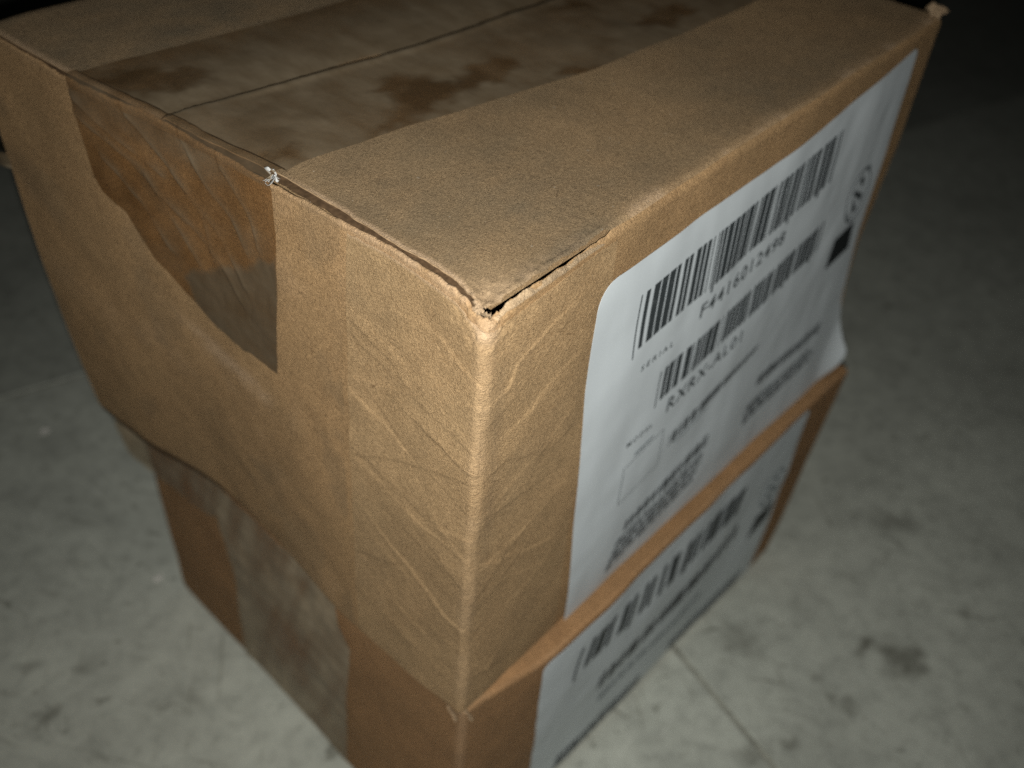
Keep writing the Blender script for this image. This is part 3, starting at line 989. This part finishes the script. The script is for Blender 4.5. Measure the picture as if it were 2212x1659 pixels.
# flattened tip of board at the far right corner of the lid
for k in range(4):
    r = np.random.default_rng(600 + k)
    n = 8
    a, b_ = np.meshgrid(np.linspace(-1, 1, n), np.linspace(-1, 1, n))
    c = np.array((.531 + r.uniform(-.003, .004), .004 + r.uniform(-.002, .006), .003 + r.uniform(-.004, .003)))
    P = c + .006*np.stack([a*.8 + .2*b_, b_*.7, .45*np.cos(a*1.4)*np.cos(b_*1.3) + .4*noise(a, b_, 1.5, 650+k)], -1)
    grid_obj('torn_liner', P + T0, K_EDGE, ub, np.stack([a, b_], -1)*.006 + k, {'wear': np.full(a.shape, .4), 'dust': np.full(a.shape, .1), 'stain_shade': np.zeros(a.shape)}, thick=.0004)

for k, (cx, cy, cz) in enumerate(((-.0015, .006, -.350), (.006, -.0015, -.351))):
    r = np.random.default_rng(900 + k)
    n = 7
    a, b_ = np.meshgrid(np.linspace(-1, 1, n), np.linspace(-1, 1, n))
    P = np.array((cx, cy, cz)) + np.array((.004, .006, .0030))*np.stack([a*.5 - .5*b_ + .3*noise(a, b_, 1.9, 910+k), a + .3*noise(a, b_, 1.9, 920+k), b_ + .3*a], -1)
    grid_obj('torn_liner', P + T0, K_EDGE, ub, np.stack([a, b_], -1)*.004 + k, {'wear': np.full(a.shape, .25), 'dust': np.full(a.shape, .05), 'stain_shade': np.zeros(a.shape)}, thick=.0003)

# ------------------------------------------------------------------ printing on labels
def bil(q, u, v):
    """quad TL,TR,BR,BL ; u right, v down"""
    q = np.array(q, float)
    u = np.asarray(u)[..., None]; v = np.asarray(v)[..., None]
    return (q[0]*(1-u) + q[1]*u)*(1-v) + (q[3]*(1-u) + q[2]*u)*v


def rects_mesh(name, rects, quad, surf, mat, parent, off, nsub=5):
    V, F = [], []
    for (u0, u1, v0, v1) in rects:
        base = len(V)
        for k in range(nsub+1):
            v = v0 + (v1-v0)*k/nsub
            for u in (u0, u1):
                V.append(bil(quad, u, v))
        for k in range(nsub):
            a = base + 2*k
            F.append((a, a+2, a+3, a+1))
    V = np.array(V)
    return mesh_obj(name, surf(V[:, 0], V[:, 1], off), F, mat, parent, False)


def barcode(name, quad, surf, mat, parent, off, seed, nmod=110, first_long=True):
    r = random.Random(seed)
    rects = []
    u = 0
    k = 0
    while u < nmod:
        b = r.choice((1, 2, 2, 3, 3, 4, 5)) if k else 1
        g = r.choice((1, 1, 1, 1, 1, 2, 3)) if k else 3
        b = min(b, nmod - u)
        v1 = 1.0 if k == 0 or r.random() < .04 else .90
        rects.append((u/nmod, (u+b)/nmod, 0, v1 if first_long else 1))
        u += b + g
        k += 1
    rects.append(((nmod-2)/nmod, 1, 0, .92))
    rects = rects[:-2] + rects[-1:]
    return rects_mesh(name, rects, quad, surf, mat, parent, off)


def text(name, s, quad, surf, mat, parent, off, space=1.0):
    cu = bpy.data.curves.new('t', 'FONT')
    cu.body = s
    cu.space_character = space
    cu.resolution_u = 3
    cu.offset = 0.016
    to = bpy.data.objects.new('t', cu)
    sc.collection.objects.link(to)
    dg = bpy.context.evaluated_depsgraph_get()
    me = bpy.data.meshes.new_from_object(to.evaluated_get(dg))
    V = np.array([v.co[:] for v in me.vertices])
    F = [tuple(p.vertices) for p in me.polygons]
    bpy.data.objects.remove(to)
    bpy.data.curves.remove(cu)
    bpy.data.meshes.remove(me)
    u = (V[:, 0]-V[:, 0].min())/np.ptp(V[:, 0])
    v = 1 - (V[:, 1]-V[:, 1].min())/np.ptp(V[:, 1])
    Q = bil(quad, u, v)
    return mesh_obj(name, surf(Q[:, 0], Q[:, 1], off), F, mat, parent, False)


def fine_print(name, quad, surf, mat, parent, off, seed, nrow, bold=0.7, ragged=0.0):
    """rows of print too small to read: word-length marks made of letter-size dashes"""
    r = random.Random(seed)
    rects = []
    for k in range(nrow):
        v0 = (k + .12)/nrow
        v1 = (k + .12 + bold)/nrow
        u = 0.0
        end = 1 - ragged*r.random()
        while u < end:
            w = r.uniform(.03, .12)
            nl = max(2, int(w/.014))
            for j in range(nl):
                a = u + w*j/nl
                if a < end:
                    rects.append((a, min(end, a + w/nl*r.uniform(.6, .95)), v0 + r.uniform(0, .2)*(v1-v0), v1))
            u += w + r.uniform(.008, .02)
    return rects_mesh(name, rects, quad, surf, mat, parent, off, 1)


def outline(name, quad, surf, mat, parent, off, w=.0005):
    q = np.array(quad)
    W_, H_ = np.linalg.norm(q[1]-q[0]), np.linalg.norm(q[3]-q[0])
    a, b = w/W_, w/H_
    return rects_mesh(name, [(0, 1, 0, b), (0, 1, 1-b, 1), (0, a, b, 1-b), (1-a, 1, b, 1-b)], quad, surf, mat, parent, off, 4)


def ring_logo(name, quad, surf, mat, parent, off):
    V, F = [], []
    def band(pts, w):
        pts = np.array(pts)
        d = np.gradient(pts, axis=0)
        n = np.stack([-d[:, 1], d[:, 0]], -1)
        n /= np.linalg.norm(n, axis=1, keepdims=True)
        b = len(V)
        w = np.broadcast_to(w, len(pts))[:, None]
        for p, q in zip(pts + n*w/2, pts - n*w/2):
            V.extend([p, q])
        for i in range(len(pts)-1):
            F.append((b+2*i, b+2*i+1, b+2*i+3, b+2*i+2))
    th = np.linspace(0, 2*np.pi, 60)
    band(np.stack([.5 + .47*np.cos(th), .5 + .47*np.sin(th)], -1), .045)
    th = np.linspace(-.2, np.pi*1.15, 24)
    band(np.stack([.46 + .17*np.cos(-th), .36 - .15*np.sin(th)], -1), .07 + .06*np.sin(th*2))
    band(np.stack([.54 + .17*np.cos(np.pi - th), .62 + .15*np.sin(th)], -1), .07 + .06*np.sin(th*2))
    band([(.35, .42), (.52, .5), (.66, .57)], .10)
    for (cx, cy, r) in ((.78, .10, .06), (.25, .80, .05), (.66, .60, .06), (.34, .56, .055)):
        b = len(V)
        V.append((cx, cy))
        for k in range(12):
            V.append((cx + r*math.cos(k*math.pi/6), cy + r*math.sin(k*math.pi/6)))
        F.extend([(b, b+1+k, b+1+(k+1) % 12) for k in range(12)])
    V = np.array(V)
    Q = bil(quad, V[:, 0], V[:, 1])
    return mesh_obj(name, surf(Q[:, 0], Q[:, 1], off), F, mat, parent, False)


# ---- label 1 on the right face of the upper box
L_TOP = [(.0847, -.0312), (.1048, -.0315), (.1869, -.0300), (.2890, -.0290), (.3904, -.0225), (.4933, -.0116)]
L_LEFT = [(-.0266, .0847), (-.1051, .0874), (-.2022, .0955), (-.3507, .1085)]
L_RIGHT = [(-.0116, .4933), (-.0996, .502), (-.176, .4985), (-.2432, .507), (-.29, .524), (-.3507, .543)]


def label_surf(x, z, off):
    x, z = np.asarray(x, float), np.asarray(z, float)
    xx = np.clip(x, 0, .6)
    P, nx, ny = wall(-xx*BX/lin(np.clip(-z, 0, H1), XEND), z)
    # flutes telegraph through the paper; lower right corner has come unstuck
    st = .00010*noise(x, z*.06, 75, 231)*sstep(x, .1, .2) + .00045*fbm(x, z*.3, 24, 233, 2)
    pd = np.hypot((x - .555)/.060, (z + .345)/.075)
    peel = np.clip(1 - pd, 0, 1)**1.6
    ed = .010*sstep(x, .497, .56)*sstep(z, -.17, -.30)
    o = off + st + .013*peel + ed*.3
    P = P.copy()
    P[..., 0] += nx*o
    P[..., 1] += ny*o
    P[..., 2] += .018*peel
    return P + T0


def rounded_rows(v, rad_top, rad_bot, height):
    """inset at each end for a row at fraction v"""
    d0, d1 = v*height, (1-v)*height
    f = lambda d, r: np.where(d < r, r - np.sqrt(np.maximum(r*r - (r-np.minimum(d, r))**2, 0)), 0)
    return f, d0, d1


def label_grid(name, top, left, right, bottom, surf, parent, rTL, rTR, rBR, rBL, off, nu=230, nv=190):
    u = np.linspace(0, 1, nu)
    v = np.concatenate([np.linspace(0, .06, 26)[:-1], np.linspace(.06, .94, nv), np.linspace(.94, 1, 16)[1:]])
    U, V = np.meshgrid(u, v)
    X = .1 + .4*U
    for _ in range(4):
        zt = itp(X, top)
        zb_ = bottom(X) if callable(bottom) else bottom
        Z = zt*(1-V) + zb_*V
        Hh = np.abs(zb_ - zt)
        f = lambda d, r: np.where(d < r, r - np.sqrt(np.maximum(r*r - (r-np.minimum(d, r))**2, 0)), 0)
        il = f(V*Hh, rTL) + f((1-V)*Hh, rBL)
        ir = f(V*Hh, rTR) + f((1-V)*Hh, rBR)
        X = (lin(Z, left) + il)*(1-U) + (lin(Z, right) - ir)*U
    P = surf(X, Z, off)
    return grid_obj(name, P, M_LABEL, parent, np.stack([X, Z], -1), None, thick=.00012, flip=True)


lab = label_grid('paper_label', L_TOP, L_LEFT, L_RIGHT, -.3507, label_surf, ub, .016, .010, .020, .0015, .0013)
lab['label'] = 'large white shipping label with barcodes, lower right corner peeling off'
OFF = .00185
barcode('barcode', [(.1284, -.0575), (.3776, -.0411), (.3813, -.0873), (.1303, -.1055)], label_surf, M_INK_D, lab, OFF, 11, 190)
barcode('barcode', [(.1717, -.1399), (.3967, -.1229), (.3983, -.1536), (.1725, -.1724)], label_surf, M_INK_D, lab, OFF, 12, 165)
barcode('barcode', [(.2050, -.2193), (.3303, -.2053), (.3275, -.2121), (.2068, -.2329)], label_surf, M_INK_D, lab, OFF, 13, 150, False)
text('printed_text', 'SERIAL', [(.1446, -.1187), (.1807, -.1185), (.1805, -.1232), (.1439, -.1234)], label_surf, M_INK, lab, OFF, 1.5)
text('printed_text', 'F4416012498', [(.2079, -.1050), (.3191, -.0970), (.3205, -.1090), (.2086, -.1171)], label_surf, M_INK, lab, OFF, 1.15)
text('printed_text', 'RXRX-AL01', [(.1910, -.1755), (.2876, -.1685), (.2874, -.1792), (.1909, -.1885)], label_surf, M_INK, lab, OFF, 1.15)
text('printed_text', 'MODEL', [(.1463, -.1870), (.1746, -.1858), (.1753, -.1902), (.1465, -.1919)], label_surf, M_INK, lab, OFF, 1.3)
outline('printed_frame', [(.1471, -.2117), (.1943, -.2055), (.1966, -.2445), (.1487, -.2504)], label_surf, M_INK, lab, OFF, .0007)
fine_print('fine_print', [(.1582, -.2031), (.1806, -.2009), (.1804, -.2045), (.1583, -.2077)], label_surf, M_INK_GREY, lab, OFF, 3, 1, .85)
fine_print('fine_print', [(.218, -.2345), (.262, -.2270), (.262, -.2310), (.218, -.2385)], label_surf, M_INK_GREY, lab, OFF, 4, 1, .6)
fine_print('fine_print', [(.3514, -.2500), (.4682, -.2550), (.4686, -.2700), (.3498, -.2640)], label_surf, M_INK_D, lab, OFF, 5, 1, .88)
fine_print('fine_print', [(.3428, -.2800), (.4705, -.2830), (.4648, -.3008), (.3425, -.3050)], label_surf, M_INK_D, lab, OFF, 6, 3, .84, .1)
fine_print('fine_print', [(.1678, -.2810), (.2758, -.2640), (.2771, -.2800), (.1666, -.2945)], label_surf, M_INK_D, lab, OFF, 7, 1, .9)
fine_print('fine_print', [(.1600, -.2990), (.2769, -.2850), (.2780, -.3180), (.1525, -.3330)], label_surf, M_INK_D, lab, OFF, 8, 4, .8, .08)
ring_logo('printed_logo', [(.4349, -.1018), (.4790, -.0996), (.4870, -.1525), (.4400, -.1523)], label_surf, M_INK, lab, OFF)
rects_mesh('printed_square', [(0, 1, 0, 1)], [(.4339, -.1573), (.4721, -.1547), (.4784, -.1845), (.4321, -.1862)], label_surf, M_BLACK, lab, OFF, 8)

# ------------------------------------------------------------------ lower box
lb = empty('cardboard_box', (.27, .20, 0),
           'brown cardboard box underneath, standing on the floor, turned slightly, with a second white label', 'box', 'stacked cardboard boxes')
HL = HT - H1 - .001           # its height


def lwall(w, zz, off=0.0):
    """zz 0 at its top, -HL at the floor"""
    R2 = .006
    L = math.pi*R2/2
    th = np.clip(w/L + .5, 0, 1)*math.pi/2
    a = np.pi*1.5 - th
    px = R2 + R2*np.cos(a) + np.clip(-w - L/2, 0, None)
    py = R2 + R2*np.sin(a) + np.clip(w - L/2, 0, None)
    nx, ny = np.cos(a), np.sin(a)
    t = np.clip(-zz/HL, 0, 1)
    wl_ = sstep(th, 0, np.pi/2)
    D = off + .0012*fbm(w, zz, 12, 241, 3) + .002*np.sin(np.pi*t)*np.sin(np.pi*np.clip(np.abs(w)/.42, 0, 1))
    xs_ = np.where(w < 0, 1 - .045*t*np.clip(px/.54, 0, 1)**2, 1)
    X = .002 + px*xs_ + .055*py + nx*D
    Y = -.001 + py - (.0355*px + .0146*(1 - np.exp(-(px/.055)**2)))*(1-t) - (.0587*px + .001)*t + ny*D
    return np.stack([X, Y, zz + .0*w + HL], -1), nx, ny


ws = np.concatenate([-spaced(.545, .008, .006, .003)[:-1], np.linspace(-.008, .008, 17), spaced(.008, .422, .003, .006)[1:]])
zs = -np.concatenate([np.linspace(.0038, .05, 18), np.linspace(.05, HL - .006, 70)[1:]])
rows = []
for q in np.linspace(1, 0, 10)[:-1]:
    b_, nx, ny = lwall(ws, np.full(ws.shape, -.0038))
    a = q*math.pi/2
    b_[:, 2] = HL - .0038 + .0038*math.sin(a) + .0005*fbm(ws, ws*0, 60, 251, 3)*q
    b_[:, 0] -= nx*.0038*(1-math.cos(a)); b_[:, 1] -= ny*.0038*(1-math.cos(a))
    rows.append(b_)
W, Z = np.meshgrid(ws, zs)
PL = np.concatenate([np.stack(rows, 0), lwall(W, Z)[0]], 0)
rows = []
for q in (.4, .75, 1.0):
    b_, nx, ny = lwall(ws, np.full(ws.shape, -(HL - .006)))
    a = q*math.pi/2
    b_[:, 2] = .006 - .0055*math.sin(a)
    b_[:, 0] -= nx*.006*(1-math.cos(a)); b_[:, 1] -= ny*.006*(1-math.cos(a))
    rows.append(b_)
PL = np.concatenate([PL, np.stack(rows, 0)], 0)
NL = -grid_normals(PL)
Wg = np.broadcast_to(ws, PL.shape[:2])
zl = PL[..., 2]
wr_l = (.15 + .35*(Wg > 0))*sstep(zl, HL - .006, HL - .001)*(.4 + .6*sstep(fbm(Wg, zl, 40, 261, 3), -.3, .4)) + .35*np.exp(-(Wg/.005)**2)
k0 = int(np.argmin(np.abs(ws)))
for nm, sl in (('side_panel', slice(0, k0+1)), ('end_panel', slice(k0, None))):
    grid_obj(nm, PL[:, sl], K_LOW, lb, np.stack([Wg, zl], -1)[:, sl] + 2.2, {'wear': wr_l[:, sl], 'dust': .05 + 0*zl[:, sl], 'stain_shade': 0*zl[:, sl]}, flip=True, normals=NL[:, sl])
eR, eL = PL[9::10, 0], PL[9::10, -1]
cB = eL.copy(); cB[:, 0] = .535; cB[:, 1] = .385
back_wall('end_panel', cB, eR, K_LOW, lb, (0, 0, 0), 0, 0)
back_wall('side_panel', eL, cB, K_LOW, lb, (0, 0, 0), 0, 0)
# its lid: two flaps under the upper box, the near one showing as a ledge
u, v = np.meshgrid(np.linspace(0, 1, 120), np.linspace(0, 1, 14))
A0, A1 = PL[0, 0], PL[0, k0]
B0, B1 = np.array((.535, .385, A0[2])), PL[0, -1]
near = A1*(1-u[..., None]) + A0*u[..., None]
far = B1*(1-u[..., None]) + B0*u[..., None]
for f0, f1 in ((0.0, .498), (.502, 1.0)):
    vv2 = (f0 + (f1-f0)*v)[..., None]
    Pf = near*(1-vv2) + far*vv2
    if f0 == 0:
        Pf[0] = np.array([np.interp(np.linspace(ws[k0], ws[0], 120)*-1, -ws[k0::-1], PL[0, k0::-1, c]) for c in range(3)]).T
    Pf[..., 2] += .0005*fbm(Pf[..., 0], Pf[..., 1], 20, 271, 2)*np.sin(np.pi*v)
    grid_obj('top_flap', Pf, K_LOW, lb, Pf[..., :2] + 5, {'wear': 0*u, 'dust': .12 + 0*u, 'stain_shade': 0*u})

# its tape: hangs down the left panel, one length along the top edge
def low_tape(yl, yr, z0, z1, n, seed, off, extra=0.0):
    vv3 = np.linspace(0, 1, 60)
    rows, hz3, uvs = [], [], []
    for k in range(n):
        f = k/(n-1)
        z = z0 + (z1-z0)*f
        ya, yb = lin(z, yl), lin(z, yr)
        y = yb*(1-vv3) + ya*vv3
        P, nx, ny = lwall(np.clip(y, 0, .422), np.full(60, z), off + .0006*np.abs(fbm(y, np.full(60, z), 35, seed, 3)) + .0007*np.abs(fbm(y + z*.3, np.full(60, z)*.22, 80, seed+2, 3)))
        over = np.clip(y - .422, 0, None)
        P[:, 1] += over
        P[:, 0] -= extra*over
        P[:, 2] -= .5*extra*over
        rows.append(P)
        uvs.append(np.stack([y + seed, np.full(60, z)], -1))
        hz3.append(np.clip(.66 + .22*fbm(y, np.full(60, z), 18, seed+5, 4) + .30*fbm(y + z*.35, np.full(60, z)*.15, 55, seed+9, 3), .15, .97))
    grid_obj('packing_tape', np.stack(rows, 0), M_TAPE_LOW, lb, np.stack(uvs, 0), {'haze_shine': np.stack(hz3, 0), 'wet_shade': 0*np.stack(hz3, 0)}, flip=False)


o_ = HT - HL                 # convert depths measured from the stack top
d_ = lambda L: [(z + o_, y) for (y, z) in L]
low_tape(d_([(.304, -.36), (.3039, -.4163), (.2956, -.4396), (.2929, -.4803), (.2960, -.5300), (.3048, -.6111), (.306, -.634)]),
         d_([(.138, -.355), (.1333, -.3853), (.1206, -.4066), (.1300, -.4929), (.1406, -.6266), (.141, -.634)]), -.004, -HL + .007, 90, 281, .0005)
low_tape(d_([(.450, -.355), (.455, -.395), (.447, -.430), (.425, -.446)]), d_([(.300, -.355), (.300, -.405), (.318, -.4187), (.354, -.4310), (.385, -.4350), (.418, -.4460)]), -.004, -.094, 40, 291, .0009, .25)

# label 2
def label2_surf(x, z, off):
    x, z = np.asarray(x, float), np.asarray(z, float)
    zz = z + o_
    t = np.clip(-zz/HL, 0, 1)
    P, nx, ny = lwall(-(x/(1 - .045*t*np.clip(x/.54, 0, 1)**2)), zz)
    st = .0003*fbm(x, z*.25, 26, 301, 3)
    P = P.copy()
    P[..., 0] += nx*(off + st)
    P[..., 1] += ny*(off + st)
    return P


lab2 = label_grid('paper_label', [(.06, -.3575), (.2, -.3570), (.35, -.3565), (.49, -.3560)], [(-.36, .0690), (-.63, .0960)], [(-.36, .4690), (-.45, .4765), (-.63, .4800)],
                  -.6280, label2_surf, lb, .010, .010, .008, .008, .0006, 110, 110)
barcode('barcode', [(.1178, -.3867), (.3643, -.3882), (.3641, -.4310), (.1159, -.4370)], label2_surf, M_INK_D, lab2, .0012, 21, 75)
fine_print('fine_print', [(.1681, -.4830), (.3851, -.4590), (.3891, -.4840), (.1691, -.5160)], label2_surf, M_BLACK, lab2, .0012, 22, 1, .95)
fine_print('fine_print', [(.18, -.5400), (.345, -.5340), (.345, -.5480), (.18, -.5540)], label2_surf, M_INK_GREY, lab2, .0012, 23, 1, .8)
rects_mesh('printed_square', [(0, 1, 0, 1)], [(.4330, -.4930), (.4690, -.4920), (.4640, -.5180), (.4269, -.5259)], label2_surf, M_BLACK, lab2, .0012, 4)
ring_logo('printed_logo', [(.425, -.430), (.466, -.429), (.468, -.484), (.427, -.486)], label2_surf, M_INK_GREY, lab2, .0012)
fine_print('fine_print', [(.13, -.592), (.262, -.600), (.262, -.625), (.13, -.625)], label2_surf, M_INK_D, lab2, .0012, 24, 2, .9)  # this and the next: dark dashed rows along the label's lower edge
fine_print('fine_print', [(.315, -.598), (.455, -.600), (.455, -.625), (.315, -.624)], label2_surf, M_INK_D, lab2, .0012, 25, 2, .9)

# ------------------------------------------------------------------ crumbs on the floor
def scrap(loc, size, seed, label):
    n = 9
    a, b_ = np.meshgrid(np.linspace(-1, 1, n), np.linspace(-1, 1, n))
    P = np.stack([a + .2*noise(a, b_, 1.3, seed), .6*b_ + .2*noise(a, b_, 1.3, seed+1), .25 + .3*noise(a, b_, 1.6, seed+2)], -1)
    P[..., 2] -= P[..., 2].min()
    P = P*size + np.array(loc)
    ORIG['']  = (0, 0, 0)
    o = grid_obj('paper_scrap', P - np.array(loc), M_SCRAP, None, None, None, thick=.0004)
    o.location = (loc[0], loc[1], .0012)
    o['label'] = label
    o['category'] = 'scrap'
    o['group'] = 'paper scraps on the floor'


scrap((.012, .452, 0), .0052, 700, 'white paper scrap on the floor beside the lower left end of the boxes')
scrap((.045, .745, 0), .0060, 710, 'tiny pale scrap on the dim floor behind the boxes, near the floor joint')
